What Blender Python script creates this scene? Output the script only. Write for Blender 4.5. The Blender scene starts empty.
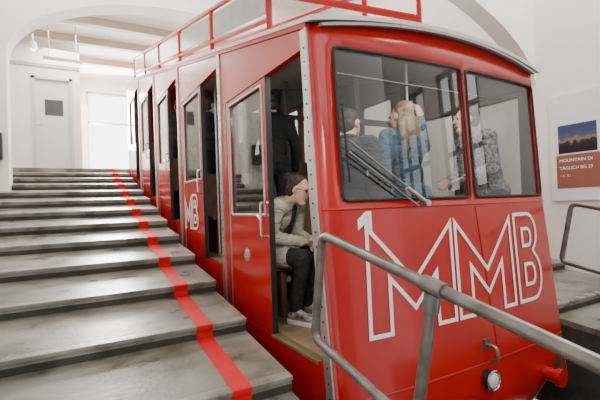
import bpy, bmesh, math, random
from mathutils import Vector, Matrix, Euler
random.seed(4)
C = bpy.context.scene.collection
D = math.radians

# ------------------------------------------------------------------ materials
def mat(name, col, rough=.5, metal=0., var=.0, scale=6., bump=0., col2=None, spec=.5, coat=0.):
    m = bpy.data.materials.new(name); m.use_nodes = True
    nt = m.node_tree; b = nt.nodes['Principled BSDF']
    b.inputs['Roughness'].default_value = rough
    b.inputs['Metallic'].default_value = metal
    b.inputs['Specular IOR Level'].default_value = spec
    if coat: b.inputs['Coat Weight'].default_value = coat; b.inputs['Coat Roughness'].default_value = .08
    c = (*col, 1)
    tc = nt.nodes.new('ShaderNodeTexCoord')
    n = nt.nodes.new('ShaderNodeTexNoise'); n.inputs['Scale'].default_value = scale; n.inputs['Detail'].default_value = 6
    nt.links.new(tc.outputs['Object'], n.inputs['Vector'])
    r = nt.nodes.new('ShaderNodeValToRGB')
    r.color_ramp.elements[0].position = .35; r.color_ramp.elements[1].position = .68
    d = col2 if col2 else tuple(max(0, x*(1-var)) for x in col)
    r.color_ramp.elements[0].color = (*d, 1); r.color_ramp.elements[1].color = c
    nt.links.new(n.outputs['Fac'], r.inputs['Fac'])
    nt.links.new(r.outputs['Color'], b.inputs['Base Color'])
    if bump:
        bp = nt.nodes.new('ShaderNodeBump'); bp.inputs['Strength'].default_value = bump; bp.inputs['Distance'].default_value = .02
        nt.links.new(n.outputs['Fac'], bp.inputs['Height']); nt.links.new(bp.outputs['Normal'], b.inputs['Normal'])
    return m

def cloth(name, col, var=.3, col2=None, scale=20):       # colour mottling plus soft folds
    m = mat(name, col, .8, 0, var, scale, 0, col2); nt = m.node_tree; b = nt.nodes['Principled BSDF']
    tc = nt.nodes.new('ShaderNodeTexCoord'); mp = nt.nodes.new('ShaderNodeMapping'); mp.inputs['Scale'].default_value = (1.2,1.2,2.2)
    n = nt.nodes.new('ShaderNodeTexNoise'); n.inputs['Scale'].default_value = 7; n.inputs['Detail'].default_value = 3; n.inputs['Distortion'].default_value = 1.2
    bp = nt.nodes.new('ShaderNodeBump'); bp.inputs['Strength'].default_value = .8; bp.inputs['Distance'].default_value = .05
    nt.links.new(tc.outputs['Object'], mp.inputs[0]); nt.links.new(mp.outputs[0], n.inputs['Vector'])
    nt.links.new(n.outputs['Fac'], bp.inputs['Height']); nt.links.new(bp.outputs['Normal'], b.inputs['Normal'])
    return m

def glass(name, tint=(.8,.85,.85), base=.03, edge=.5):
    m = bpy.data.materials.new(name); m.use_nodes = True
    nt = m.node_tree; nt.nodes.clear()
    o = nt.nodes.new('ShaderNodeOutputMaterial'); mx = nt.nodes.new('ShaderNodeMixShader')
    t = nt.nodes.new('ShaderNodeBsdfTransparent'); g = nt.nodes.new('ShaderNodeBsdfGlossy')
    f = nt.nodes.new('ShaderNodeLayerWeight'); f.inputs['Blend'].default_value = .5
    p = nt.nodes.new('ShaderNodeMath'); p.operation = 'POWER'; p.inputs[1].default_value = 4
    a = nt.nodes.new('ShaderNodeMath'); a.operation = 'MULTIPLY_ADD'; a.inputs[1].default_value = edge; a.inputs[2].default_value = base
    t.inputs['Color'].default_value = (*tint, 1); g.inputs['Roughness'].default_value = .02
    nt.links.new(f.outputs['Facing'], p.inputs[0]); nt.links.new(p.outputs[0], a.inputs[0]); nt.links.new(a.outputs[0], mx.inputs[0])
    nt.links.new(t.outputs[0], mx.inputs[1]); nt.links.new(g.outputs[0], mx.inputs[2]); nt.links.new(mx.outputs[0], o.inputs[0])
    return m

def concrete(name, base, dark, light, rough, stain=(.46,.44,.395)):
    m = bpy.data.materials.new(name); m.use_nodes = True; nt = m.node_tree; b = nt.nodes['Principled BSDF']
    tc = nt.nodes.new('ShaderNodeTexCoord')
    def noise(s, d, sc=(1,1,1)):
        mp = nt.nodes.new('ShaderNodeMapping'); mp.inputs['Scale'].default_value = sc
        n = nt.nodes.new('ShaderNodeTexNoise'); n.inputs['Scale'].default_value = s; n.inputs['Detail'].default_value = d
        nt.links.new(tc.outputs['Object'], mp.inputs[0]); nt.links.new(mp.outputs[0], n.inputs['Vector']); return n
    n1, n2, n3 = noise(1.7, 8, (1,.7,1)), noise(26, 4), noise(5, 9, (.8,1.1,1))
    r = nt.nodes.new('ShaderNodeValToRGB'); e = r.color_ramp.elements
    e[0].position = .34; e[0].color = (*dark,1); e[1].position = .70; e[1].color = (*light,1); x = e.new(.52); x.color = (*base,1)
    nt.links.new(n1.outputs['Fac'], r.inputs['Fac'])
    mx = nt.nodes.new('ShaderNodeMix'); mx.data_type = 'RGBA'; mx.blend_type = 'MULTIPLY'; mx.inputs['Factor'].default_value = .9
    r2 = nt.nodes.new('ShaderNodeValToRGB'); r2.color_ramp.elements[0].position = .38; r2.color_ramp.elements[0].color = (*stain,1); r2.color_ramp.elements[1].position = .56
    nt.links.new(n3.outputs['Fac'], r2.inputs['Fac'])
    nt.links.new(r.outputs['Color'], mx.inputs['A']); nt.links.new(r2.outputs['Color'], mx.inputs['B'])
    nt.links.new(mx.outputs['Result'], b.inputs['Base Color'])
    rr = nt.nodes.new('ShaderNodeMapRange'); rr.inputs['To Min'].default_value = rough-.10; rr.inputs['To Max'].default_value = rough+.16
    nt.links.new(n3.outputs['Fac'], rr.inputs['Value']); nt.links.new(rr.outputs[0], b.inputs['Roughness'])
    bp = nt.nodes.new('ShaderNodeBump'); bp.inputs['Strength'].default_value = .2; bp.inputs['Distance'].default_value = .01
    nt.links.new(n2.outputs['Fac'], bp.inputs['Height']); nt.links.new(bp.outputs['Normal'], b.inputs['Normal'])
    return m

def emit(name, col, s):
    m = bpy.data.materials.new(name); m.use_nodes = True
    b = m.node_tree.nodes['Principled BSDF']; b.inputs['Base Color'].default_value = (*col, 1)
    b.inputs['Emission Color'].default_value = (*col, 1); b.inputs['Emission Strength'].default_value = s
    return m

M = dict(
 red=mat('red_paint', (.50,.010,.008), .22, var=.16, scale=2.5, spec=.5, coat=.25),
 red_dark=mat('red_frame', (.45,.008,.007), .35, var=.1, spec=.35),
 tape=mat('red_tape', (.64,.010,.014), .6, var=.15, scale=9, spec=.2),
 white_paint=mat('white_lettering', (.97,.96,.94), .5, var=.02),
 roof=mat('roof_offwhite', (.74,.73,.70), .45, var=.1),
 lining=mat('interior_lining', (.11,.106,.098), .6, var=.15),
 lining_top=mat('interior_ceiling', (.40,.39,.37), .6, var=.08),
 panel=mat('rack_panel_pale', (.34,.35,.345), .3, var=.2),
 alu=mat('aluminium', (.55,.55,.54), .38, .8, var=.15, scale=20),
 chrome=mat('chrome', (.75,.75,.75), .18, 1.),
 rubber=mat('black_rubber', (.015,.015,.016), .6),
 wiper=mat('wiper_metal', (.30,.30,.30), .35, .7, var=.2),
 dark=mat('dark_interior', (.06,.057,.055), .7, var=.3),
 wood=mat('wooden_floor', (.33,.23,.13), .6, var=.35, scale=14),
 bench=mat('bench_wood', (.20,.10,.05), .5, var=.3, scale=9),
 tube=mat('galvanised_tube', (.26,.255,.24), .38, .75, var=.4, scale=14),
 wall=mat('white_plaster', (.88,.857,.81), .85, var=.06, scale=2, bump=.05),
 ceil=mat('white_ceiling', (.87,.84,.79), .9, var=.03),
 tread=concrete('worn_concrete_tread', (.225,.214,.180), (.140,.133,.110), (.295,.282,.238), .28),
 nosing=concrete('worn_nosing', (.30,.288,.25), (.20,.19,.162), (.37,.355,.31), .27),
 riser=concrete('riser_shaded_concrete', (.048,.045,.036), (.032,.030,.024), (.065,.061,.050), .7),  # weak front light on the risers is put into this dark colour
 door=mat('white_door', (.72,.72,.72), .5, var=.03),
 frame=mat('door_frame_white', (.60,.60,.59), .5),
 frame_dark=mat('window_frame_dark', (.09,.09,.085), .5),
 beam=mat('ceiling_beam_paint', (.48,.42,.33), .7, var=.08),
 black=mat('matt_black', (.02,.02,.022), .5),
 pit=mat('pit_concrete', (.12,.116,.11), .8, var=.3),
 steel=mat('rail_steel', (.3,.28,.26), .4, .8, var=.3),
 paper=mat('poster_white', (.78,.78,.79), .6),
 terra=mat('poster_terracotta', (.28,.095,.065), .6, var=.05),
 skin=mat('skin', (.68,.41,.30), .5, var=.08, scale=30),
 lip=mat('lip', (.42,.13,.11), .5),
 eye=mat('eye_dark', (.03,.02,.02), .2),
 hair_dark=mat('hair_dark_brown', (.045,.027,.018), .5, var=.6, scale=60, bump=.6),
 hair_blond=mat('hair_blond', (.30,.19,.10), .5, var=.45, scale=40, bump=.5),
 hair_black=mat('hair_black', (.016,.014,.014), .5, bump=.5, scale=50),
 jacket_beige=cloth('jacket_olive_grey', (.45,.415,.32), .2),
 jacket_blue=cloth('jacket_blue', (.055,.13,.20), .3),
 jacket_navy=cloth('jacket_navy', (.03,.045,.08), .3),
 jacket_black=cloth('jacket_black', (.016,.016,.018), .2),
 jacket_grey=cloth('jacket_grey', (.045,.048,.060), .3),
 shirt=cloth('patterned_shirt', (.42,.42,.44), .3, (.07,.08,.11), 45),
 trousers=cloth('trousers_black', (.018,.018,.022), .3),
 jeans=cloth('jeans', (.05,.07,.13), .3),
 shoe=mat('shoe_black', (.02,.02,.02), .6),
 shoe_light=mat('shoe_pale_grey', (.45,.44,.42), .6, col2=(.05,.05,.05), scale=22),
 sole=mat('sole_white', (.8,.79,.76), .6),
 glass=glass('car_glass', (.80,.83,.82), .09, .5),
 doorglass=glass('door_glass', (.80,.83,.82), .11, .45),
 sideglass=glass('tinted_glass', (.74,.77,.76), .05, .4),
 clear=glass('window_glass', (.96,.97,.97), .01, .2),
 lamp=emit('lamp_glow', (1,.97,.9), 6),
 headlamp=mat('headlamp_lens', (.8,.82,.82), .1, 0., var=.2, scale=60, coat=1.),
)
# twilight photograph on the poster: a flat procedural picture
def photo_mat():
    m = bpy.data.materials.new('poster_photo'); m.use_nodes = True; nt = m.node_tree; b = nt.nodes['Principled BSDF']
    tc = nt.nodes.new('ShaderNodeTexCoord'); s = nt.nodes.new('ShaderNodeSeparateXYZ'); n = nt.nodes.new('ShaderNodeTexNoise')
    n.inputs['Scale'].default_value = 5; n.inputs['Detail'].default_value = 5
    a = nt.nodes.new('ShaderNodeMath'); a.operation = 'MULTIPLY_ADD'; a.inputs[1].default_value = .45
    nt.links.new(tc.outputs['Generated'], s.inputs[0]); nt.links.new(tc.outputs['Generated'], n.inputs['Vector'])
    nt.links.new(n.outputs['Fac'], a.inputs[0]); nt.links.new(s.outputs['Z'], a.inputs[2])
    r = nt.nodes.new('ShaderNodeValToRGB'); e = r.color_ramp.elements
    e[0].position = .35; e[0].color = (.008,.010,.016,1); e[1].position = 1; e[1].color = (.03,.06,.15,1)
    x = e.new(.60); x.color = (.016,.018,.026,1); x = e.new(.66); x.color = (.30,.17,.11,1); x = e.new(.80); x.color = (.07,.09,.17,1)
    nt.links.new(a.outputs[0], r.inputs[0]); nt.links.new(r.outputs[0], b.inputs['Base Color']); b.inputs['Roughness'].default_value = .4
    return m
M['photo'] = photo_mat()

# ------------------------------------------------------------------ mesh helpers
class MB:
    def __init__(s): s.b = bmesh.new()
    def box(s, x0, x1, y0, y1, z0, z1):
        v = [s.b.verts.new(p) for p in ((x0,y0,z0),(x1,y0,z0),(x1,y1,z0),(x0,y1,z0),(x0,y0,z1),(x1,y0,z1),(x1,y1,z1),(x0,y1,z1))]
        for f in ((0,3,2,1),(4,5,6,7),(0,1,5,4),(1,2,6,5),(2,3,7,6),(3,0,4,7)): s.b.faces.new([v[i] for i in f])
        return s
    def prism(s, yz, x0, x1):            # polygon in the YZ plane, extruded along X
        a = [s.b.verts.new((x0, y, z)) for y, z in yz]; c = [s.b.verts.new((x1, y, z)) for y, z in yz]
        s.b.faces.new(a); s.b.faces.new(c[::-1]); n = len(a)
        for i in range(n): s.b.faces.new((a[i], c[i], c[(i+1)%n], a[(i+1)%n]))
        return s
    def prism_y(s, xz, y0, y1):
        a = [s.b.verts.new((x, y0, z)) for x, z in xz]; c = [s.b.verts.new((x, y1, z)) for x, z in xz]
        s.b.faces.new(a); s.b.faces.new(c[::-1]); n = len(a)
        for i in range(n): s.b.faces.new((a[i], c[i], c[(i+1)%n], a[(i+1)%n]))
        return s
    def tube(s, pts, r, n=12, closed=False):
        pts = [Vector(p) for p in pts]; rings = []
        m = len(pts); up = None
        for i, p in enumerate(pts):
            if closed: d = (pts[(i+1)%m]-pts[i-1]).normalized()
            else: d = (pts[min(i+1, m-1)]-pts[max(i-1, 0)]).normalized()
            if up is None: up = d.orthogonal().normalized()
            up = (up - d*up.dot(d)).normalized(); w = d.cross(up)
            rr = r[i] if isinstance(r, (list, tuple)) else r
            rings.append([s.b.verts.new(p + rr*(math.cos(2*math.pi*k/n)*up + math.sin(2*math.pi*k/n)*w)) for k in range(n)])
        for i in range(m if closed else m-1):
            A, B = rings[i], rings[(i+1)%m]
            for k in range(n): s.b.faces.new((A[k], A[(k+1)%n], B[(k+1)%n], B[k]))
        if not closed: s.b.faces.new(rings[0][::-1]); s.b.faces.new(rings[-1])
        return s
    def ball(s, c, r, mtx=None, u=16, v=10):
        R = Vector(r) if isinstance(r, (tuple, list)) else Vector((r, r, r))
        mm = Matrix.Translation(c) @ (mtx if mtx else Matrix.Identity(4)) @ Matrix.Diagonal((*R, 1))
        bmesh.ops.create_uvsphere(s.b, u_segments=u, v_segments=v, radius=1, matrix=mm); return s
    def cone(s, p0, p1, r0, r1, n=16):
        p0, p1 = Vector(p0), Vector(p1); d = p1-p0
        if d.length < 1e-5: return s
        mm = Matrix.Translation((p0+p1)/2) @ d.to_track_quat('Z', 'Y').to_matrix().to_4x4()
        bmesh.ops.create_cone(s.b, cap_ends=True, segments=n, radius1=r0, radius2=r1, depth=d.length, matrix=mm); return s
    def cap(s, p0, p1, r0, r1=None):
        r1 = r0 if r1 is None else r1
        return s.cone(p0, p1, r0, r1).ball(p0, r0).ball(p1, r1)
    def quad(s, *p): s.b.faces.new([s.b.verts.new(x) for x in p]); return s
    def build(s, name, m, parent=None, smooth=False, bevel=0, fix=True):
        if fix: bmesh.ops.recalc_face_normals(s.b, faces=s.b.faces)
        me = bpy.data.meshes.new(name); s.b.to_mesh(me); s.b.free()
        if smooth:
            for p in me.polygons: p.use_smooth = True
        for q in (m if isinstance(m, (list, tuple)) else [m]): me.materials.append(q)
        o = bpy.data.objects.new(name, me); C.objects.link(o); o.parent = parent
        if smooth:
            try:
                me.set_sharp_from_angle(angle=D(40))
            except Exception: pass
        if bevel:
            b = o.modifiers.new('bevel', 'BEVEL'); b.width = bevel; b.segments = 2; b.limit_method = 'ANGLE'
        return o

def empty(name, loc=(0,0,0), rz=0):
    o = bpy.data.objects.new(name, None); C.objects.link(o); o.location = loc; o.rotation_euler = (0,0,rz); return o
def tag(o, label, cat, group=None):
    o['label'] = label; o['category'] = cat
    if group: o['group'] = group
    return o
def struct(o): o['kind'] = 'structure'; return o

def fillet(pts, r, n=5):
    pts = [Vector(p) for p in pts]; out = [pts[0]]
    for i in range(1, len(pts)-1):
        a, p, b = pts[i-1], pts[i], pts[i+1]
        u, w = (a-p).normalized(), (b-p).normalized()
        rr = min(r, (a-p).length*.45, (b-p).length*.45)
        for k in range(n+1):
            t = k/n; out.append((1-t)**2*(p+u*rr)+2*t*(1-t)*p+t*t*(p+w*rr))
    out.append(pts[-1]); return out

def stroke(mb, pts, w, fn, sub=1):     # closed outline polygon drawn as a band of width w
    n = len(pts); P = [Vector(p) for p in pts]
    area = sum(P[i].x*P[(i+1)%n].y-P[(i+1)%n].x*P[i].y for i in range(n))
    if area < 0: P.reverse()
    off = []
    for i in range(n):
        a, p, b = P[i-1], P[i], P[(i+1)%n]
        d1, d2 = (p-a).normalized(), (b-p).normalized()
        n1, n2 = Vector((-d1.y, d1.x)), Vector((-d2.y, d2.x))
        m = n1+n2
        if m.length < 1e-4: m = n1
        m.normalize(); k = min(1/max(m.dot(n1), .3), 3)
        off.append(m*k*w)
    for i in range(n):
        j = (i+1)%n
        for q in range(sub):
            t0, t1 = q/sub, (q+1)/sub
            a, b = P[i].lerp(P[j], t0), P[i].lerp(P[j], t1)
            c, d = (P[i]+off[i]).lerp(P[j]+off[j], t1), (P[i]+off[i]).lerp(P[j]+off[j], t0)
            mb.quad(fn(a), fn(b), fn(c), fn(d))

def text_mesh(body, size, m, mtx, parent, name, bold=.0):
    cu = bpy.data.curves.new(name, 'FONT'); cu.body = body; cu.size = size; cu.extrude = .0008; cu.offset = bold
    t = bpy.data.objects.new(name, cu); C.objects.link(t)
    dg = bpy.context.evaluated_depsgraph_get()
    me = bpy.data.meshes.new_from_object(t.evaluated_get(dg)); bpy.data.objects.remove(t)
    me.transform(mtx); me.materials.clear(); me.materials.append(m)
    o = bpy.data.objects.new(name, me); C.objects.link(o); o.parent = parent; return o

# ------------------------------------------------------------------ layout constants
SL = .24                 # slope of track and stairs
XL, XR = 1.15, 3.44      # sides of the car
YF = 1.97                # front of the car
XC, HW = (XL+XR)/2, (XR-XL)/2
SX0, SX1 = -1.6, 1.04    # stairs on the left
RX0, RX1 = 3.65, 5.2     # stairs on the right
def ystep(k): return 2.75+.70*k
def zstep(k): return .80+.1644*k
KL = 11                  # landing index

# ------------------------------------------------------------------ the setting
OV = .018                # nosing overhang
def stairs(x0, x1):
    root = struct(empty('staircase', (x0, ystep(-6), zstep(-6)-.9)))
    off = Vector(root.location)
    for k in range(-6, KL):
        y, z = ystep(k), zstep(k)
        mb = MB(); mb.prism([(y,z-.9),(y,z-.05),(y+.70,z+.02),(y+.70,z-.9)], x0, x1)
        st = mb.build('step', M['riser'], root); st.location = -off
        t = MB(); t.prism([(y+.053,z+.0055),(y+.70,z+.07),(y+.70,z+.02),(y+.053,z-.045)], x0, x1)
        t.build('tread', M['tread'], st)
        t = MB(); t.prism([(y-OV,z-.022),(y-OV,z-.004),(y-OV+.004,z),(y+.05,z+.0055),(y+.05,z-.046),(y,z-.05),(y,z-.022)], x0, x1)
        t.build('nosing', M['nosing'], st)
    return root
stairs(SX0, SX1); stairs(RX0, RX1)
zl = zstep(KL)
mb = MB(); mb.box(SX0, SX1, ystep(KL)-.012, 13.6, zl-.9, zl); mb.box(SX1, RX0, 10.40, 13.6, zl-.9, zl); mb.box(RX0, RX1, ystep(KL)-.012, 13.6, zl-.9, zl)
struct(mb.build('floor', M['tread']))
# track bed with two rails
def pitz(Y): return -.42+SL*(Y-1.85)
mb = MB(); mb.prism([(-2.5,pitz(-2.5)),(10.40,pitz(10.40)),(10.40,pitz(10.40)-.3),(-2.5,pitz(-2.5)-.3)], SX1, RX0)
for x in (1.83, 2.83): mb.prism([(-2.5,pitz(-2.5)+.12),(10.35,pitz(10.35)+.12),(10.35,pitz(10.35)-.05),(-2.5,pitz(-2.5)-.05)], x-.03, x+.03)
struct(mb.build('floor_track_bed', M['pit']))

struct(MB().box(SX0-.2, SX0, -2.5, 13.6, -2, 6.4).build('wall_left', M['wall']))
# right wall; its two tall out-of-view windows are added for windshield reflections
mb = MB(); Yw = [(-2.2,-1.0), (-.6,.5)]; wz0, wz1 = 1.9, 3.9
mb.box(RX1, RX1+.2, -2.5, 13.6, -2, wz0); mb.box(RX1, RX1+.2, -2.5, 13.6, wz1, 6.4)
mb.box(RX1, RX1+.2, -2.5, Yw[0][0], wz0, wz1); mb.box(RX1, RX1+.2, Yw[0][1], Yw[1][0], wz0, wz1); mb.box(RX1, RX1+.2, Yw[1][1], 13.6, wz0, wz1)
bmesh.ops.remove_doubles(mb.b, verts=mb.b.verts, dist=1e-5)
struct(mb.build('wall_right', M['wall']))
for i, (a, b) in enumerate(Yw):
    w = MB(); c = (b-a)/3
    for y in (a, a+c-.04, a+2*c-.04, b-.08): w.box(RX1+.06, RX1+.12, y, y+.08, wz0, wz1)
    for z in (wz0, wz0+.62, wz0+1.27, wz1-.08): w.box(RX1+.06, RX1+.12, a, b, z, z+.08)
    w = struct(w.build('window_%d' % (i+2), M['frame_dark']))  # added windows, seen only as reflections in the windshield
    MB().box(RX1+.088, RX1+.092, a, b, wz0, wz1).build('window_pane', M['clear'], w)
# back wall round the white door
DX0, DX1, DZ1, YB = -.80, -.09, zl+2.06, 10.7
mb = MB(); mb.box(SX0, DX0, YB, YB+.15, zl, 5.6); mb.box(DX1, .12, YB, YB+.15, zl, 5.6); mb.box(DX0, DX1, YB, YB+.15, DZ1, 5.6); mb.box(.0, .12, YB+.15, 13.4, zl, 5.6)
struct(mb.build('wall_back', M['wall']))
d = struct(MB().box(DX0, DX1, YB+.04, YB+.09, zl, DZ1).build('door_1', M['door'], bevel=.004))
mb = MB()
mb.box(DX0-.05, DX0+.015, YB-.02, YB+.04, zl, DZ1+.05); mb.box(DX1-.015, DX1+.05, YB-.02, YB+.04, zl, DZ1+.05); mb.box(DX0-.05, DX1+.05, YB-.02, YB+.04, DZ1-.01, DZ1+.05)
mb.build('door_frame', M['frame'], d)
mb = MB(); mb.box(-.60, -.24, YB+.03, YB+.045, zl+1.24, zl+1.60); mb.build('door_window', mat('door_window_glass', (.06,.065,.07), .15), d)
mb = MB(); mb.tube(fillet([(-.74,YB+.04,zl+1.0),(-.74,YB-.02,zl+1.0),(-.64,YB-.02,zl+1.0)], .015), .01); mb.build('door_handle', M['chrome'], d, smooth=True)
# far wall with a big bright window
WX0, WX1, WZ0, WZ1 = .3, 2.6, zl+.15, 5.2
mb = MB(); mb.box(.12, WX0, 13.4, 13.6, zl, 5.6); mb.box(WX1, RX1, 13.4, 13.6, zl, 5.6); mb.box(WX0, WX1, 13.4, 13.6, zl, WZ0); mb.box(WX0, WX1, 13.4, 13.6, WZ1, 5.6)
struct(mb.build('wall_far', M['wall']))
w = MB()
for x in (WX0, (WX0+WX1)/2-.03, WX1-.06): w.box(x, x+.05, 13.45, 13.52, WZ0, WZ1)
for z in (WZ0, WZ0+1.5, WZ1-.06): w.box(WX0, WX1, 13.45, 13.52, z, z+.05)
w = struct(w.build('window_1', M['frame']))
MB().box(WX0, WX1, 13.48, 13.485, WZ0, WZ1).build('window_pane', M['clear'], w)
# arch walls
def arch_wall(name, y0, y1, xa, xb, zs, b, x_out0, x_out1, top):
    mb = MB(); xc, a = (xa+xb)/2, (xb-xa)/2; n = 40
    P = [(xc-a*math.cos(math.pi*i/n), zs+b*math.sin(math.pi*i/n)) for i in range(n+1)]
    for i in range(n):
        (xA, zA), (xB, zB) = P[i], P[i+1]
        mb.prism_y([(xA,zA),(xB,zB),(xB,top),(xA,top)], y0, y1)
    if x_out0 < xa: mb.box(x_out0, xa, y0, y1, .2, top)
    if x_out1 > xb: mb.box(xb, x_out1, y0, y1, .2, top)
    bmesh.ops.remove_doubles(mb.b, verts=mb.b.verts, dist=1e-5)
    return struct(mb.build(name, M['wall'], smooth=False))
arch_wall('wall_arch_upper', 8.1, 8.5, -.98, RX1, 4.25, 1.34, SX0, RX1, 6.4)
arch_wall('wall_arch_lower', 3.0, 3.22, SX0, RX1, 2.95, 1.25, SX0, RX1, 6.4)
mb = MB(); mb.box(SX0-.2, RX1+.2, -2.5, 8.5, 6.2, 6.4); mb.box(SX0-.2, RX1+.2, 8.5, 13.6, 5.6, 5.8)
struct(mb.build('ceiling', M['ceil']))
for i, y in enumerate((9.15, 10.25, 11.6)):
    struct(MB().box(SX0, RX1, y, y+.15, 5.44, 5.6).build('trim_%d' % (i+1), M['beam'], bevel=.008))
struct(MB().box(SX0, .12, YB-.03, YB, 4.93, 5.0).build('trim_4', M['beam']))

# red line on the stairs
mb = MB(); prof = []
for k in range(-6, KL):
    y, z = ystep(k), zstep(k); e = .003
    prof += [(y-.003, z-.098), (y-.003, z-.025), (y-OV-.003, z-.025), (y-OV-.003, z-.002), (y-OV+.002, z+e), (y+.697, z+.07+e)]
prof += [(ystep(KL)-.016, zl-.05), (ystep(KL)-.016, zl+.003), (ystep(KL)+.2, zl+.003)]
for a, b in zip(prof, prof[1:]): mb.quad((.685,*a), (.795,*a), (.795,*b), (.685,*b))
bmesh.ops.remove_doubles(mb.b, verts=mb.b.verts, dist=1e-5)
tag(mb.build('floor_tape', M['tape']), 'long red adhesive line running down over every step of the grey stairs', 'floor tape')

# wall box and lamps
b = tag(empty('wall_speaker', (-1.15, 8.1, 2.5)), 'small black box mounted on the white pillar left of the stairs', 'speaker')
MB().box(-.10, .10, -.13, -.02, 0, .44).build('housing', M['black'], b, bevel=.012)
MB().box(-.08, .08, -.137, -.128, .03, .41).build('grille', mat('speaker_grille', (.05,.05,.05), .8, var=.5, scale=90), b)
MB().box(-.04, .04, -.03, 0, .15, .30).build('bracket', M['black'], b)
l = tag(empty('ceiling_lamp', (-.2, 9.8, 5.6)), 'white bar lamp hanging from the ceiling above the upper landing', 'lamp')
MB().box(-.36, .36, -.05, .05, -.80, -.72).build('lamp_housing', M['frame'], l, bevel=.01)
MB().box(-.34, .34, -.04, .04, -.812, -.80).build('diffuser', M['lamp'], l)
for x in (-.25, .25): MB().tube([(x,0,-.72),(x,0,0)], .008, 8).build('rod', M['alu'], l)
l = tag(empty('spot_lamp', (-.75, 10.1, 5.6)), 'small bright round spot lamp under the ceiling above the white door', 'lamp')
MB().cone((0,0,-.34),(0,.03,-.48),.06,.085).build('lamp_shade', M['frame'], l, smooth=True)
MB().ball((0,.028,-.475), .06).build('bulb', M['lamp'], l, smooth=True)
MB().tube([(0,0,0),(0,0,-.36)], .010, 8).build('rod', M['alu'], l)

# ------------------------------------------------------------------ railings
def railing(x, label, Y0, z0):
    r = tag(empty('handrail', (x, 0, 0)), label, 'railing')
    nz = Vector((0, -.2, .98))
    top0 = Vector((0, Y0, z0)); dirn = Vector((0, -1, -.205)).normalized()
    low0 = top0 - nz*.52
    path = fillet([top0+dirn*3.6, top0, low0, low0+dirn*3.6], .05, 6)
    MB().tube(path, .021, 14).build('rail_loop', M['tube'], r, smooth=True)
    for d_ in (.68, 2.0, 3.3):
        p = top0+dirn*d_
        q = p-nz*(.98)
        MB().tube([p, q], .02, 12).build('post', M['tube'], r, smooth=True)
        MB().tube([p-dirn*.045, p+dirn*.045], .028, 14).build('sleeve', M['tube'], r, smooth=True)
        MB().tube([p-nz*.02, p-nz*.085], .028, 14).build('clamp', M['tube'], r, smooth=True)
        MB().tube([p-nz*.49, p-nz*.55], .027, 14).build('clamp', M['tube'], r, smooth=True)
    return r
railing(1.0, 'grey tubular railing in the foreground before the red car front', 1.60, 1.456)
railing(3.74, 'grey tubular railing on the right stairs beside the poster wall', 1.90, 1.53)

# ------------------------------------------------------------------ poster
p = tag(empty('poster', (RX1-.012, 2.27, 1.62)), 'white wall poster with a dark twilight photo above a terracotta panel of white lettering', 'poster')
MB().box(-.012, 0, -.62, .58, -.08, 1.20).build('board', M['paper'], p)
MB().box(-.016, -.011, .06, .48, .49, .83).build('photograph', M['photo'], p)
tp = MB().box(-.016, -.011, -.55, .51, .07, .47).build('lettering_panel', M['terra'], p)
TM = lambda y, z: Matrix(((0,0,-1,-.018),(-1,0,0,y),(0,1,0,z),(0,0,0,1)))
text_mesh('MOUNTAIN DI', .055, M['white_paint'], TM(.475, .385), tp, 'lettering')
text_mesh('TÄGLICH BIS 23', .052, M['white_paint'], TM(.475, .295), tp, 'lettering')
so_ = mat('small_print_orange', (.75,.45,.32), .6)
text_mesh('+41 81', .044, so_, TM(.475, .205), tp, 'small_print')

# ------------------------------------------------------------------ the funicular car
car = tag(empty('funicular_car', (XC, 2.0, pitz(2.0)+.12)), 'large red funicular car with white outlined letters on its front', 'funicular car')
car_loc = Vector(car.location)
car.location = car_loc + Vector((.07, 0, 0)); car.rotation_euler = (0, 0, .016)
def P(mb, name, m, parent=None, **k):           # part given in unrotated car coordinates
    o = mb.build(name, m, parent if parent else car, **k)
    if parent is None: o.location = -car_loc
    return o
EV = 2.675
def eave(Y): return EV+SL*(Y-2.0)
def skirt(Y): return .10+SL*(Y-2.0)
NC, PT = 5, 1.62
Y0s = [2.0+PT*i for i in range(NC)]
ZF = [.67+.389*i for i in range(NC)]
YE = 10.28
OA, OB = .08, 1.51       # doorway within a compartment
def poly(Ya, Yb, za, zb):
    f = lambda q, Y: q(Y) if callable(q) else q
    return [(Ya, f(za, Ya)), (Yb, f(za, Yb)), (Yb, f(zb, Yb)), (Ya, f(zb, Ya))]
def rake(z): return (.10 if z < 1.58 else .05)*(z-1.58)
def side(x0, x1, name='side_panel', m=None):
    mb = MB(); last = 2.0
    for i in range(NC):
        a, b = Y0s[i]+OA, Y0s[i]+OB; zf, zt = ZF[i], ZF[i]+1.88
        if i == 0:
            zs = [skirt(2.0), ZF[0], 1.58, eave(2.0)]
            fr = [(2.0+rake(z), z) for z in zs]; bk = [(a+rake(z), z) for z in zs[::-1]]; bk[0] = (a+rake(eave(2.0)), eave(a))
            mb.prism(fr[::-1]+bk[::-1], x0, x1)
            al, ah = a+rake(zf), a+rake(zt)
            mb.prism([(ah,zt),(b,zt),(b,eave(b)),(a+rake(eave(2.0)),eave(a))], x0, x1)
            mb.prism([(a+rake(skirt(a)),skirt(a)),(b,skirt(b)),(b,zf),(al,zf)], x0, x1)
        else:
            mb.prism(poly(last, a, skirt, eave), x0, x1)
            mb.prism(poly(a, b, zt, eave), x0, x1); mb.prism(poly(a, b, skirt, zf), x0, x1)
        last = b
    mb.prism(poly(last, YE, skirt, eave), x0, x1)
    bmesh.ops.remove_doubles(mb.b, verts=mb.b.verts, dist=1e-5)
    return P(mb, name, m or M['red'])
side(XL, XL+.05); side(XR-.05, XR)
side(XL+.0505, XL+.056, 'side_lining', M['lining']); side(XR-.056, XR-.0505, 'side_lining', M['lining'])
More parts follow.
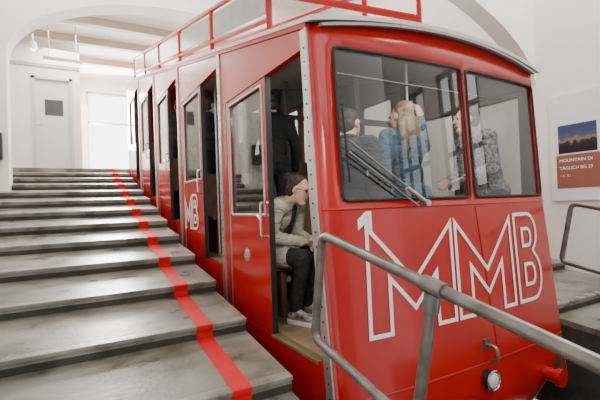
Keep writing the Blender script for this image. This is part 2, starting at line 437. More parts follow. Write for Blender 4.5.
def arc(cx, cy, rx, ry, a0, a1, n): return [(cx+rx*math.cos(D(a0+(a1-a0)*i/n)), cy+ry*math.sin(D(a0+(a1-a0)*i/n))) for i in range(n+1)]
B_OUT = [(0,0),(0,1)]+arc(.58,.765,.36,.235,90,-62,9)+arc(.58,.285,.42,.285,62,-90,9)
B_IN = [[(.28,.60),(.28,.83)]+arc(.55,.715,.14,.115,90,-90,6), [(.28,.17),(.28,.43)]+arc(.57,.30,.17,.13,90,-90,6)]
SM = [(0,0),(0,1),(.5,.47),(1,1),(1,0),(.75,0),(.75,.45),(.5,.18),(.25,.45),(.25,0)]
FM = [(0,0),(0,.985),(-.065,.935),(-.065,1.03),(.02,1.10),(.075,1.10),(.075,.92),(.5,.47),(1,1),(1,0),(.75,0),(.75,.45),(.5,.18),(.25,.45),(.25,0)]
def letters_side(door, i):
    zb = ZF[i]+.30; h = .41; x = XL-.0045
    Ys = Y0s[i]+1.47
    for X0, w, shapes in ((.0,.32,[SM]), (.35,.24,[B_OUT]+B_IN)):
        mb = MB(); fn = lambda q: Vector((x, Ys-X0-q.x, zb+q.y))
        for sh in shapes: stroke(mb, [(u*w, v*h) for u, v in sh], .024, fn)
        bmesh.ops.remove_doubles(mb.b, verts=mb.b.verts, dist=1e-5)
        mb.build('letter', M['white_paint'], door, fix=False)
# sliding doors: half open on the stairs side, closed pairs on the other
for s in (1, -1):
    xa, xb = (XL+.006, XL+.042) if s == 1 else (XR-.042, XR-.006)
    xo = XL if s == 1 else XR
    for i in range(NC):
        for (d0, d1) in (((.68, OB-.005),) if s == 1 else ((OA+.005, .79), (.80, OB-.005))):
            ya, yb, za, zb = Y0s[i]+d0, Y0s[i]+d1, ZF[i]+.005, ZF[i]+1.875
            wa, wb, wza, wzb = ya+.065, yb-.065, za+.86, zb-.045
            mb = MB(); mb.box(xa, xb, ya, wa, za, zb); mb.box(xa, xb, wb, yb, za, zb); mb.box(xa, xb, wa, wb, za, wza); mb.box(xa, xb, wa, wb, wzb, zb)
            bmesh.ops.remove_doubles(mb.b, verts=mb.b.verts, dist=1e-5)
            dr = P(mb, 'sliding_door', M['red'])
            if s == -1:
                lx = xa-.006
                mb = MB()
                for q in ((ya,wa,za,zb),(wb,yb,za,zb),(wa,wb,za,wza),(wa,wb,wzb,zb)): mb.box(lx, xa-.001, *q)
                bmesh.ops.remove_doubles(mb.b, verts=mb.b.verts, dist=1e-5)
                mb.build('door_lining', M['lining'], dr)
            MB().box((xa+xb)/2-.003, (xa+xb)/2+.003, wa, wb, wza, wzb).build('door_pane', M['doorglass'] if s == 1 else M['sideglass'], dr)
            g = MB(); xm = xa if s == 1 else xb
            g.tube(fillet([(xm,wa,wza),(xm,wb,wza),(xm,wb,wzb),(xm,wa,wzb),(xm,wa,wza)], .04), .010, 8)
            g.build('gasket', M['alu'], dr, smooth=True)
            h = MB(); hx = xo-.045*s; hy = ya+.035
            h.tube(fillet([(xm,hy,za+.70),(hx,hy,za+.70),(hx,hy,za+.95),(xm,hy,za+.95)], .03), .010, 8)
            h.tube([(hx,hy,za+.82),(xo-.03*s,hy+.10,za+.86)], .009, 8)
            h.build('handle', M['chrome'], dr, smooth=True)
            if s == 1:
                MB().box(xa-.004, xb+.004, ya-.008, ya, za, zb).build('edge_seal', M['rubber'], dr)
                MB().box(xa-.003, xa-.0005, yb-.03, yb, za, zb).build('edge_trim', M['alu'], dr)
                if i == 1: letters_side(dr, i)
        # riveted strip at the front edge of each doorway
        y0, y1 = (Y0s[i]+.005, Y0s[i]+.078)
        rk = rake if i == 0 else (lambda z: 0)
        st = MB(); xs = xo-.012*s
        zs = [skirt(y0), 1.58 if i == 0 else (skirt(y0)+1.2), eave(y0)-.02]
        st.prism([(y0+rk(z), z) for z in zs]+[(y1+rk(z), z) for z in zs[::-1]], min(xs,xo), max(xs,xo))
        st.b.faces.ensure_lookup_table(); nf = len(st.b.faces)
        z = skirt(y0)+.06
        while z < eave(y0)-.06: st.ball((xs, (y0+y1)/2+rk(z), z), (.004,.008,.008), u=8, v=6); z += .085
        st.b.faces.ensure_lookup_table()
        for fc in list(st.b.faces)[nf:]: fc.material_index = 1
        P(st, 'metal_strip', [M['alu'], M['rubber']])
# mouldings along the eaves
for x in (XL-.012, XR-.008):
    P(MB().prism(poly(2.06, YE, lambda Y: eave(Y)-.035, lambda Y: eave(Y)+.0), x, x+.02), 'eave_trim', M['red_dark'])
# front
def hw(z):
    d_ = max(0, .46-z)/.48
    return HW*(1-.46*d_**1.5)
def fy(X, z):
    t = (X-XC)/HW
    y = YF-.06*(1-min(1,abs(t))**2) + rake(z)
    a = max(0, abs(t)-.94)/.06
    y += .06*a*a
    if z < .3: y += .8*(.3-z)**2
    return y
W1, W2 = (1.295, 2.385), (2.435, 3.36); WZ = (1.615, 2.545)
def xcols():
    xs = set([XL, XL+.03, XL+.07, XR-.03, XR-.06, *W1, *W2])
    for k in range(1, 16): xs.add(W1[0]+(W1[1]-W1[0])*k/16)
    for k in range(1, 13): xs.add(W2[0]+(W2[1]-W2[0])*k/13)
    return sorted(xs)
rows = [-.02,.03,.08,.13,.18,.23,.28,.33,.38,.43,.5,.7,.9,1.1,1.3,1.5,1.56,1.615,1.8,2.0,2.2,2.4,2.545,2.60,2.69]
X_ = xcols()
mb = MB(); G = []
for j, z in enumerate(rows):
    r_ = []
    for X in X_:
        t = (X-XC)/HW; zz = z
        if j == len(rows)-1: zz = EV-.005+.10*(1-t*t)
        Xs = XC+t*hw(z)
        r_.append(mb.b.verts.new((Xs, fy(XC+t*HW, z), zz)))
    G.append(r_)
for j in range(len(rows)-1):
    zm = (rows[j]+rows[j+1])/2
    for i in range(len(X_)-1):
        xm = (X_[i]+X_[i+1])/2
        if WZ[0] < zm < WZ[1] and (W1[0] < xm < W1[1] or W2[0] < xm < W2[1]): continue
        mb.b.faces.new((G[j][i], G[j][i+1], G[j+1][i+1], G[j+1][i]))
f = P(mb, 'front_panel', [M['red'], M['lining']], smooth=True, fix=False)
so = f.modifiers.new('solid', 'SOLIDIFY'); so.thickness = .03; so.offset = -1; so.material_offset = 1
for (xa, xb) in (W1, W2):
    mb = MB(); n = 10; pr = None
    for k in range(n+1):
        X = xa+(xb-xa)*k/n; v = [mb.b.verts.new((X, fy(X, z)+.014, z)) for z in (WZ[0], WZ[1])]
        if pr: mb.b.faces.new((pr[0], v[0], v[1], pr[1]))
        pr = v
    pane = P(mb, 'windshield', M['glass'], smooth=True)
    q = []
    for k in range(9): q.append((xa+.03+(xb-xa-.06)*k/8, WZ[0]))
    q2 = [(xb-.008, WZ[0]+.008), (xb, WZ[0]+.03), (xb, WZ[1]-.03), (xb-.008, WZ[1]-.008)]
    q3 = [(x, WZ[1]) for x, z in q[::-1]]
    q4 = [(xa+.008, WZ[1]-.008), (xa, WZ[1]-.03), (xa, WZ[0]+.03), (xa+.008, WZ[0]+.008)]
    MB().tube([(x, fy(x, z)-.001, z) for x, z in q+q2+q3+q4], .009, 8, closed=True).build('gasket', M['rubber'], pane, smooth=True)
for X0, w, shapes in ((1.425,.72,[FM]), (2.165,.65,[SM]), (2.855,.36,[B_OUT]+B_IN)):
    mb = MB()
    sx = lambda q: X0+q.x-.045*(1-q.y/.68)
    fn = lambda q: Vector((sx(q), fy(sx(q), .80+q.y)-.005, .80+q.y))
    for sh in shapes: stroke(mb, [(u*w, v*.68) for u, v in sh], .026, fn, 12 if len(sh) < 16 else 3)
    bmesh.ops.remove_doubles(mb.b, verts=mb.b.verts, dist=1e-5)
    P(mb, 'letter', M['white_paint'], fix=False)
# seam and belt mouldings
P(MB().tube([(2.42+.06*(1.55-z)/1.2, fy(2.45, z)+.002, z) for z in [.50+.08*k for k in range(14)]], .008, 6), 'seam_moulding', M['red_dark'], smooth=True)
P(MB().tube([(x, fy(x, 1.565)+.004, 1.565) for x in X_], .010, 8), 'belt_moulding', M['red'], smooth=True)
P(MB().tube([(x, fy(x, .48)+.004, .48) for x in X_], .008, 8), 'belt_moulding', M['red_dark'], smooth=True)
# roof with a pale inner ceiling
def roof_shell(z0, z1, wx, name, m):
    mb = MB(); n = 16; secs = []
    for Y in (1.98, 2.2, 6, 10.36):
        r1, r2 = [], []
        for k in range(n+1):
            t = -1+2*k/n; X = XC+t*(HW+wx)
            Yb = Y-(.06*(1-t*t) if Y < 2 else 0)
            z = eave(Y)+.10*(1-t*t)
            r1.append(mb.b.verts.new((X, Yb, z+z0))); r2.append(mb.b.verts.new((X, Yb, z+z1)))
        secs.append((r1, r2))
    for (a1, a2), (b1, b2) in zip(secs, secs[1:]):
        for k in range(n):
            mb.b.faces.new((a1[k], a1[k+1], b1[k+1], b1[k])); mb.b.faces.new((a2[k], b2[k], b2[k+1], a2[k+1]))
        mb.b.faces.new((a1[0], b1[0], b2[0], a2[0])); mb.b.faces.new((a1[n], a2[n], b2[n], b1[n]))
    for r1, r2 in (secs[0], secs[-1]):
        for k in range(n): mb.b.faces.new((r1[k], r2[k], r2[k+1], r1[k+1]))
    P(mb, name, m, smooth=True)
roof_shell(-.003, .026, .018, 'roof', M['roof'])
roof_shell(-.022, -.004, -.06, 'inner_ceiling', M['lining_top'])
# roof rack
def roofz(X, Y): t = (X-XC)/(HW+.018); return eave(Y)+.10*(1-t*t)+.026
for X in (1.30, 2.27):
    for h_, r_ in ((.50,.028), (.14,.024)):
        P(MB().tube([(X, 2.86, roofz(X,2.86)+h_), (X, 10.0, roofz(X,10.0)+h_)], r_, 8), 'roof_rack_rail', M['red_dark'], smooth=True)
    for k in range(6):
        Y = 2.86+1.428*k
        P(MB().tube([(X,Y,roofz(X,Y)-.02),(X,Y,roofz(X,Y)+.50)], .026, 8), 'roof_rack_post', M['red_dark'], smooth=True)
        if k < 5 and X < 2:
            ya, yb = Y+.06, Y+1.36
            P(MB().prism([(ya,roofz(X,ya)+.19),(yb,roofz(X,yb)+.19),(yb,roofz(X,yb)+.44),(ya,roofz(X,ya)+.44)], X-.006, X+.006), 'roof_rack_panel', M['panel'])
P(MB().tube([(1.30,2.86,3.29),(2.27,2.22,3.0)], .028, 8), 'roof_brace', M['red_dark'], smooth=True)
P(MB().tube([(2.27,2.22,roofz(2.27,2.2)-.02),(2.27,2.22,3.6)], .020, 8), 'roof_rack_post', M['red_dark'], smooth=True)
P(MB().tube([(1.30,2.86,roofz(1.30,2.86)+.49),(1.30,2.86,3.8)], .026, 8), 'roof_rack_post', M['red_dark'], smooth=True)
# rear, floors, benches, poles
P(MB().box(XL+.06, XR-.06, YE-.05, YE, skirt(YE)-.1, eave(YE)+.05), 'rear_panel', M['red'])
for i in range(NC):
    y0, zf = Y0s[i]+(.06 if i == 0 else 0), ZF[i]
    P(MB().box(XL+.06, XR-.06, y0, Y0s[i]+PT, zf-.08, zf), 'compartment_floor', M['wood'])
    if i: P(MB().box(XL+.06, XR-.06, y0-.02, y0, zf-.45, zf), 'floor_riser', M['dark'])
    y0 = Y0s[i]
    sb = MB(); sb.box(XL+.18, XR-.18, y0+.94, y0+1.36, zf+.40, zf+.45)
    sb.prism([(y0+1.34,zf+.42),(y0+1.39,zf+.42),(y0+1.47,zf+.95),(y0+1.43,zf+.95)], XL+.18, XR-.18)
    for x in (XL+.25, XC, XR-.30): sb.box(x, x+.05, y0+1.00, y0+1.36, zf, zf+.40)
    P(sb, 'bench', M['bench'], bevel=.01)
    yp = y0+1.52; pf = MB()
    for x in (XL+.06, XC+.35, XR-.13): pf.box(x, x+.06, yp, yp+.05, zf, eave(yp)-.02)
    pf.box(XL+.12, XC+.35, yp, yp+.05, zf+.92, zf+.98); pf.box(XC+.41, XR-.13, yp, yp+.05, zf+.92, zf+.98)
    pf.box(XC+.41, XR-.13, yp, yp+.05, zf+1.80, zf+1.86)
    pf.box(XL+.12, XC+.35, yp+.01, yp+.04, zf, zf+.92); pf.box(XC+.41, XR-.13, yp+.01, yp+.04, zf, zf+.92)
    P(pf, 'partition', M['lining'])
    if i: P(MB().tube([(XL+.24, y0+.90, zf), (XL+.24, y0+.90, eave(y0+.90)+.02)], .013, 8), 'grab_pole', M['alu'], smooth=True)
    P(MB().tube([(XC+.5, y0+.90, zf), (XC+.5, y0+.90, eave(y0+.90)+.06)], .013, 8), 'grab_pole', M['alu'], smooth=True)
P(MB().tube([(1.4,2.22,2.47),(3.3,2.22,2.47)], .010, 8), 'grab_rail', M['dark'], smooth=True)
P(MB().box(XL-.006, XL+.06, 2.06, 2.68, .655, .672), 'door_sill', mat('brass_sill', (.30,.24,.12), .45, .5, var=.3))
# wheels
for x in (1.83, 2.83):
    for Y in (3.2, 8.6):
        z = pitz(Y)+.12+.20*1.03
        P(MB().cone((x-.05,Y,z),(x+.05,Y,z),.20,.20,24), 'wheel', M['steel'])
P(MB().prism([(2.15,skirt(2.15)-.06),(9.9,skirt(9.9)-.06),(9.9,skirt(9.9)+.12),(2.15,skirt(2.15)+.12)], XL+.25, XR-.25), 'underframe', M['dark'])
# headlight, hook, buffers
hx, hz = 2.32, .385; hy = fy(hx, hz)
hl = P(MB().cone((hx,hy+.05,hz),(hx,hy-.05,hz),.060,.066,24), 'headlight', M['rubber'], smooth=True)
MB().ball((hx,hy-.045,hz), (.053,.024,.053)).build('lens', M['headlamp'], hl, smooth=True)
MB().tube([(hx+.063*math.cos(a*math.pi/12), hy-.05, hz+.063*math.sin(a*math.pi/12)) for a in range(24)], .006, 8, closed=True).build('rim', M['chrome'], hl, smooth=True)
hk = MB().tube(fillet([(hx+.03,fy(hx,.60)+.02,.60),(hx+.03,fy(hx,.60)-.08,.60),(hx+.03,fy(hx,.58)-.09,.52),(hx+.03,fy(hx,.58)-.03,.50)], .03), .012, 8)
hk.box(hx, hx+.06, fy(hx,.60)-.012, fy(hx,.60)+.02, .57, .64)
P(hk, 'tow_hook', M['steel'], smooth=True)
for x in (1.50, 3.05):
    P(MB().cone((x,2.10,.24),(x,1.72,.24),.05,.05,20).cone((x,1.72,.24),(x,1.685,.24),.066,.066,24), 'buffer', M['red_dark'], smooth=True)
# wiper: two parallel arms carrying an upright blade at the left
def wp(X, z, o): return Vector((X, fy(X, z)-o, z))
wi = P(MB().tube([wp(1.89,1.60,.03), wp(1.325,1.97,.05)], .0065, 8).tube([wp(1.84,1.565,.03), wp(1.325,1.90,.05)], .0065, 8), 'wiper_arm', M['wiper'], smooth=True)
MB().tube([wp(1.335,1.72,.022), wp(1.315,2.19,.022)], .007, 6).build('wiper_blade', M['rubber'], wi)
MB().tube([wp(1.93,1.575,.03), wp(1.74,1.685,.045)], .015, 10).build('wiper_motor_arm', M['alu'], wi, smooth=True)
MB().tube([wp(1.70,1.69,.03), wp(1.36,1.905,.03)], .006, 8).build('wiper_spring', M['rubber'], wi, smooth=True)
MB().cone(wp(1.91,1.585,-.01), wp(1.91,1.585,.05), .028, .022).build('wiper_pivot', M['alu'], wi, smooth=True)

# ------------------------------------------------------------------ people
def bake(mb, name, m, parent, voxel, it):
    me = bpy.data.meshes.new(name); mb.b.to_mesh(me); mb.b.free()
    o = bpy.data.objects.new(name+'_tmp', me); C.objects.link(o)
    r = o.modifiers.new('r', 'REMESH'); r.mode = 'VOXEL'; r.voxel_size = voxel
    if it: s = o.modifiers.new('s', 'SMOOTH'); s.factor = .5; s.iterations = it
    dg = bpy.context.evaluated_depsgraph_get()
    nm = bpy.data.meshes.new_from_object(o.evaluated_get(dg)); bpy.data.objects.remove(o)
    nm.name = name; nm.materials.clear(); nm.materials.append(m)
    for p_ in nm.polygons: p_.use_smooth = True
    q = bpy.data.objects.new(name, nm); C.objects.link(q); q.parent = parent; return q

def standing(lean=0.):
    J = dict(pel=(0,lean*.1,.94), waist=(0,-lean*.25,1.10), chest=(0,-lean*.6,1.29), neck=(0,.015-lean,1.45-lean*.12), head=(0,-.01-lean*1.35,1.585-lean*.2))
    for s, k in ((1,'L'), (-1,'R')):
        J['hip'+k]=(.09*s,0,.90); J['knee'+k]=(.10*s,-.015,.49); J['ank'+k]=(.10*s,.02,.09); J['toe'+k]=(.12*s,-.14,.035)
        J['sh'+k]=(.175*s,.005-lean*.9,1.395-lean*.1); J['elb'+k]=(.235*s,.03-lean*.8,1.12); J['wr'+k]=(.25*s,-.07-lean,.88)
    return {k: Vector(v) for k, v in J.items()}
def sitting(lean=.1):
    J = dict(pel=(0,.02,.53), waist=(0,.02-lean*.4,.68), chest=(0,.02-lean,.86), neck=(0,.01-lean*1.5,1.02), head=(0,-.03-lean*1.9,1.145))
    for s, k in ((1,'L'), (-1,'R')):
        J['hip'+k]=(.09*s,0,.53); J['knee'+k]=(.10*s,-.42,.53); J['ank'+k]=(.10*s,-.33,.10); J['toe'+k]=(.12*s,-.49,.035)
        J['sh'+k]=(.17*s,.01-lean*1.4,.965); J['elb'+k]=(.22*s,-.06-lean,.70); J['wr'+k]=(.08*s,-.26-lean*.6,.64)
    return {k: Vector(v) for k, v in J.items()}

def basis(x, y, z, r):
    return Matrix(((x.x*r[0],y.x*r[1],z.x*r[2],0),(x.y*r[0],y.y*r[1],z.y*r[2],0),(x.z*r[0],y.z*r[1],z.z*r[2],0),(0,0,0,1)))
def hand(mb, w, d, n):
    d = d.normalized(); n = (n-d*n.dot(d)).normalized(); s = d.cross(n)
    bmesh.ops.create_uvsphere(mb.b, u_segments=14, v_segments=10, radius=1, matrix=Matrix.Translation(w+d*.045) @ basis(s, d, n, (.040,.055,.018)))
    for i, L in enumerate((.066,.076,.070,.054)):
        b0 = w+d*.082+s*(i-1.5)*.021; b1 = b0+d*L*.5+n*.010; b2 = b1+(d*.75+n*.66)*L*.5
        mb.cap(b0, b1, .0095, .009); mb.cap(b1, b2, .009, .0078)
    t0 = w+d*.028-s*.028; t1 = t0+d*.030-s*.028+n*.010; t2 = t1+d*.030-s*.006+n*.012
    mb.cap(t0, t1, .0125, .0105); mb.cap(t1, t2, .0105, .0085)

def torso(mb, J, e, top=True):
    ax = Vector((1,0,0)); sp = (J['neck']-J['pel']).normalized(); fr = ax.cross(sp)
    B = lambda c, r: bmesh.ops.create_uvsphere(mb.b, u_segments=18, v_segments=12, radius=1, matrix=Matrix.Translation(c) @ basis(ax, fr, sp, [q+e for q in r]))
    B(J['pel'], (.155,.115,.12)); B(J['waist'], (.135,.10,.14)); B(J['chest'], (.158,.112,.17))
    mb.cap(J['shL'], J['shR'], .055+e, .055+e)
    mb.cap(J['chest']+sp*.05, J['neck']-sp*.02, .085+e, .055+e*.6)
def arms(mb, J, e, cut=1.0):
    for k in 'LR':
        mb.cap(J['sh'+k], J['elb'+k], .052+e, .040+e); mb.cap(J['elb'+k], J['elb'+k].lerp(J['wr'+k], cut), .040+e, .029+e)
def legs(mb, J, e, cut=1.0):
    for k in 'LR':
        mb.cap(J['hip'+k], J['knee'+k], .082+e, .056+e); mb.cap(J['knee'+k], J['knee'+k].lerp(J['ank'+k], cut), .055+e, .038+e)

def person(label, J, loc, rz, top, bottom, hair, hstyle, yaw=0, pitch=0, scale=1., glasses=False, shoe=None, inner=None, coat=False):
    root = tag(empty('person', loc, rz), label, 'person'); root.scale = (scale,)*3
    HM = Matrix.Translation(J['head']) @ Euler((pitch, 0, yaw), 'XYZ').to_matrix().to_4x4() @ Matrix.Scale(.93, 4)
    h = lambda x, y, z: HM @ Vector((x, y, z))
    hr = HM.to_3x3().normalized().to_4x4()
    mb = MB(); torso(mb, J, 0); arms(mb, J, 0); legs(mb, J, 0)
    for k in 'LR':
        mb.cap(J['ank'+k], J['toe'+k], .038, .028); mb.ball(J['ank'+k]+Vector((0,.035,-.045)), .034)
        hand(mb, J['wr'+k], J['wr'+k]-J['elb'+k], Vector(J.get('palm'+k, (0,-.6,-.6))))
    mb.cap(J['neck'], J['head']+Vector((0,.02,-.04)), .056, .052)
    E = lambda c, r: mb.ball(h(*c), [q*.93 for q in r], hr)
    E((0,.018,.022), (.076,.097,.094)); E((0,-.022,-.03), (.064,.076,.098)); E((0,-.058,-.105), (.036,.036,.028))
    mb.cap(h(0,-.092,.012), h(0,-.118,-.030), .008, .012); mb.cap(h(-.035,-.085,.03), h(.035,-.085,.03), .011)
    for s in (1,-1): E((.078*s,.005,-.012), (.010,.020,.032))
    bd = bake(mb, 'body', M['skin'], root, .0085, 4)
    for s in (1,-1): MB().ball(h(.031*s,-.091,.004), .0115, u=10, v=8).build('eye', M['eye'], root, smooth=True)
    MB().ball(h(0,-.094,-.068), (.024,.010,.008), hr, u=10, v=8).build('mouth', M['lip'], root, smooth=True)
    # clothes
    mb = MB(); torso(mb, J, .018); arms(mb, J, .015, .93)
    if coat:
        for k in 'LR':
            mb.cap(J['hip'+k]+Vector((0,.02,.02)), J['hip'+k].lerp(J['knee'+k], .60), .116, .094)
            mb.cap(J['hip'+k]+Vector((0,.06,0)), J['hip'+k]+Vector((.04 if k == 'L' else -.04,-.12,-.22)), .09, .045)
    jk = bake(mb, 'jacket', top, root, .011, 3)
    if inner:
        sp = (J['neck']-J['pel']).normalized(); fr = Vector((1,0,0)).cross(sp)
        f_ = -fr if fr.y > 0 else fr
        mb = MB(); mb.cap(J['neck']+f_*.050-sp*.03, J['chest']+f_*.100, .040, .045); mb.cap(J['chest']+f_*.100, J['waist']+f_*.090, .045, .055)
        bake(mb, 'shirt', inner, root, .010, 3)
    mb = MB(); mb.cap(J['hipL'], J['hipR'], .095, .095); legs(mb, J, .014, .95); bake(mb, 'trousers', bottom, root, .012, 3)
    col = MB(); sp = (J['head']-J['neck']).normalized(); c = J['neck']+sp*.01
    col.tube([c+Vector((.066*math.cos(a*math.pi/8), .066*math.sin(a*math.pi/8), .012*math.sin(a*math.pi/8))) for a in range(16)], .014, 8, closed=True)
    col.build('collar', top, jk, smooth=True)
    for k in 'LR':
        mb = MB(); f = (J['toe'+k]-J['ank'+k]); f.z = 0; f.normalize()
        a, t = J['ank'+k], J['toe'+k]
        mb.cap(a+Vector((0,0,-.02)), t, .046, .034); mb.cap(Vector((a.x,a.y,.045))-f*.03, Vector((t.x,t.y,.035)), .040, .034)
        sh = bake(mb, 'shoe', shoe or M['shoe'], root, .009, 3)
        sm = MB(); p0, p1 = Vector((a.x,a.y,.014))-f*.035, Vector((t.x,t.y,.014))
        for (c0, rr) in ((p0,.043),(p0.lerp(p1,.5),.043),(p1,.042)): sm.cone(c0+Vector((0,0,-.014)), c0+Vector((0,0,.022)), rr, rr, 16)
        sd = f.cross(Vector((0,0,1)))*.042
        v = [sm.b.verts.new(q+Vector((0,0,zz))) for zz in (-.014,.022) for q in (p0+sd, p1+sd, p1-sd, p0-sd)]
        for fc in ((0,1,2,3),(7,6,5,4),(0,4,5,1),(1,5,6,2),(2,6,7,3),(3,7,4,0)): sm.b.faces.new([v[i] for i in fc])
        sm.build('sole', M['sole'], sh)
    # hair: set back from the brow so the forehead shows
    mb = MB(); E = lambda c, r: mb.ball(h(*c), [q*.93 for q in r], hr)
    E((0,.042,.046), (.086,.098,.088)); E((0,.060,-.01), (.083,.072,.085))
    if hstyle == 'short':
        for q in range(10):
            a = q*2*math.pi/10; mb.cap(h(.055*math.cos(a), .042+.060*math.sin(a), .088), h(.080*math.cos(a), .042+.090*math.sin(a), .066), .022, .012)
    if hstyle == 'bun':
        E((0,.135,.070), (.046,.046,.044)); mb.cap(h(-.07,.02,.01), h(-.06,.07,-.06), .018)
        mb.cap(h(.07,.02,.01), h(.06,.07,-.06), .018)
    if hstyle == 'long':
        E((0,.06,-.09), (.100,.075,.14))
        for x in (-.085, -.045, 0, .045, .085): mb.cap(h(x,.085,-.10), h(x*1.5,.115+.02*abs(x)/.07,-.36-.05*math.cos(x*40)), .045, .022)
        for q in range(14):
            x = -.105+.0162*q; mb.cap(h(x*.8,.10,-.02-.02*(q%3)), h(x*1.4,.150,-.32-.08*((q*5)%4)/3), .014, .007)
    bake(mb, 'hair', hair, root, .009, 2)
    if glasses:
        g = MB()
        for s in (1,-1):
            g.tube([h(.034*s+.026*math.cos(a*math.pi/8), -.106, .004+.022*math.sin(a*math.pi/8)) for a in range(16)], .0025, 6, closed=True)
            g.tube([h(.060*s,-.104,.008), h(.080*s,-.01,.010)], .0025, 6)
        g.tube([h(-.009,-.106,.008), h(.009,-.106,.008)], .0025, 6)
        g.build('glasses', M['black'], root, smooth=True)
    return root

f0, f1 = ZF[0], ZF[1]
J = sitting(.175)
J['wrL'] = Vector((.06,-.42,.64)); J['wrR'] = Vector((-.05,-.40,.65)); J['elbL'] = Vector((.20,-.20,.70)); J['elbR'] = Vector((-.22,-.19,.70))
J['neck'] += Vector((-.02,-.01,-.04)); J['head'] += Vector((-.05,-.015,-.068)); J['shL'].z -= .025; J['shR'].z -= .035
person('woman with dark bun, glasses and olive grey jacket seated inside the open door', J, (1.39, 3.13, f0), D(32), M['jacket_beige'], M['trousers'], M['hair_dark'], 'bun', yaw=D(0), pitch=D(18), glasses=True, scale=.98, inner=M['jacket_black'], shoe=M['shoe_light'], coat=True)
J = standing(.06)
person('person in black standing with back turned behind the seated woman', J, (1.86, 3.90, f1), D(165), M['jacket_black'], M['trousers'], M['hair_black'], 'short', pitch=D(12), scale=1.05)
J = standing(.03); J['wrL'] = Vector((.16,-.26,1.08)); J['elbR'] = Vector((-.33,-.12,1.35)); J['wrR'] = Vector((-.33,-.16,1.61)); J['palmR'] = (0,-1,0)
person('woman with long blond hair and blue jacket standing behind the windshield, back turned', J, (2.44, 2.52, f0), D(180), M['jacket_blue'], M['jeans'], M['hair_blond'], 'long', yaw=D(10), scale=1.05)
J = standing(.05); J['wrL'] = Vector((.12,-.25,1.10)); J['wrR'] = Vector((-.12,-.25,1.10))
person('dark haired person in a grey jacket behind the wiper side of the windshield', J, (1.89, 2.60, f0), D(120), M['jacket_grey'], M['trousers'], M['hair_dark'], 'short', yaw=D(-15), scale=1.0)
J = standing(.15); J['wrL'] = Vector((.13,-.32,1.05)); J['elbL'] = Vector((.22,-.12,1.12)); J['wrR'] = Vector((-.13,-.30,1.05)); J['elbR'] = Vector((-.22,-.12,1.12))
person('dark haired person in a patterned grey shirt behind the right windshield pane', J, (3.24, 2.32, f0), D(-108), M['shirt'], M['jeans'], M['hair_dark'], 'short', yaw=D(0), scale=1.05)
J = sitting(.05)
person('person in a navy jacket seated on the bench between the blond woman and patterned shirt', J, (3.02, 3.14, f0), D(-15), M['jacket_navy'], M['jeans'], M['hair_dark'], 'short', scale=1.05)
J = standing(.05); J['wrL'] = Vector((.10,-.25,1.10)); J['wrR'] = Vector((-.10,-.26,1.12))
person('person in dark clothes standing behind the second doorway of the car', J, (1.64, 5.50, ZF[2]), D(60), M['jacket_grey'], M['trousers'], M['hair_black'], 'short', pitch=D(8), scale=1.0)
J = standing(.05)
person('person in dark clothes farthest up the car, behind the third doorway', J, (1.60, 7.15, ZF[3]), D(170), M['jacket_black'], M['trousers'], M['hair_dark'], 'short', scale=1.0)

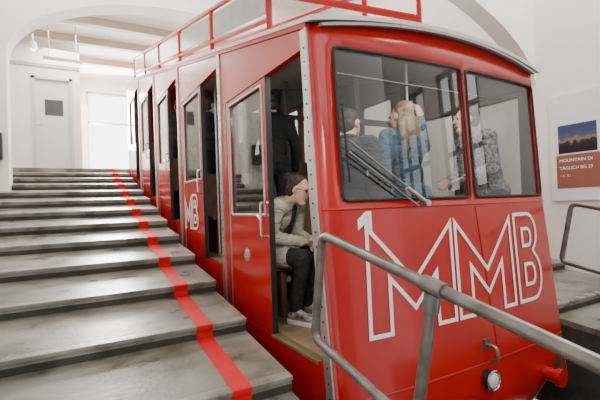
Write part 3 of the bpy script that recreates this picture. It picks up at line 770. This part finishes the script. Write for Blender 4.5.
# ------------------------------------------------------------------ light: bright open sky uphill and to the right, dimmer downhill
w = bpy.data.worlds.new('World'); bpy.context.scene.world = w; w.use_nodes = True
nt = w.node_tree; bg = nt.nodes['Background']; bg.inputs[0].default_value = (1,.99,.97,1)
tc = nt.nodes.new('ShaderNodeTexCoord'); dt = nt.nodes.new('ShaderNodeVectorMath'); dt.operation = 'DOT_PRODUCT'; dt.inputs[1].default_value = (.75,.66,0)
mr = nt.nodes.new('ShaderNodeMapRange')
mr.inputs['From Min'].default_value = -.3; mr.inputs['From Max'].default_value = .75; mr.inputs['To Min'].default_value = .40; mr.inputs['To Max'].default_value = 7
nt.links.new(tc.outputs['Generated'], dt.inputs[0]); nt.links.new(dt.outputs['Value'], mr.inputs['Value']); nt.links.new(mr.outputs[0], bg.inputs[1])
def area(name, loc, target, sx, sy, e, col=(1,1,1)):
    l = bpy.data.lights.new(name, 'AREA'); l.shape = 'RECTANGLE'; l.size = sx; l.size_y = sy; l.energy = e; l.color = col
    o = bpy.data.objects.new(name, l); C.objects.link(o); o.location = loc
    o.rotation_euler = (Vector(target)-Vector(loc)).to_track_quat('-Z', 'Y').to_euler(); return o
area('daylight_downhill', (.6, -2.3, 4.6), (2.6, 3.0, 1.8), 4.5, 2.4, 85, (1,.985,.96))
area('hall_fill', (1.4, 6.0, 6.1), (1.4, 6.0, 0), 5, 3.4, 310, (1,.95,.88))  # added overhead fill that brightens the hall, no fixture behind it
area('daylight_uphill', (1.4, 13.3, 4.4), (.2, 8, 2.2), 2.2, 1.8, 1000, (1,.975,.94))
area('landing_light', (.2, 10.0, 5.4), (0, 9.6, 0), 2, 1.2, 110, (1,.955,.89))
area('right_hall_fill', (4.4, 1.4, 5.9), (4.7, 2.2, 1.0), 1.2, 3.0, 180, (1,.97,.93))  # added fill to lighten the right arch, wall and platform
area('compartment_fill', (2.2, 2.16, 2.66), (2.2, 4.0, 1.3), 1.8, .1, 16, (1,.97,.92))  # added fill hidden behind the front header, lifts the car interior
sl = bpy.data.lights.new('doorway_fill_spot', 'SPOT'); sl.energy = 110; sl.spot_size = D(18); sl.spot_blend = .7; sl.shadow_soft_size = .2; sl.color = (1,.97,.92)  # added unseen fill aimed through the open door at the seated woman
so_l = bpy.data.objects.new('doorway_fill_spot', sl); C.objects.link(so_l); so_l.location = (.3, .5, 2.35)
so_l.rotation_euler = (Vector((1.47,2.8,1.45))-Vector(so_l.location)).to_track_quat('-Z', 'Y').to_euler()

# ------------------------------------------------------------------ camera
cd = bpy.data.cameras.new('camera'); cam = bpy.data.objects.new('camera', cd); C.objects.link(cam)
cd.sensor_width = 36; cd.lens = 36*401/600; cd.clip_start = .02
cam.matrix_world = Matrix.Translation((0,0,1.6)) @ Matrix.Rotation(D(-29),4,'Z') @ Matrix.Rotation(D(90.7),4,'X') @ Matrix.Rotation(D(-2),4,'Z')
bpy.context.scene.camera = cam
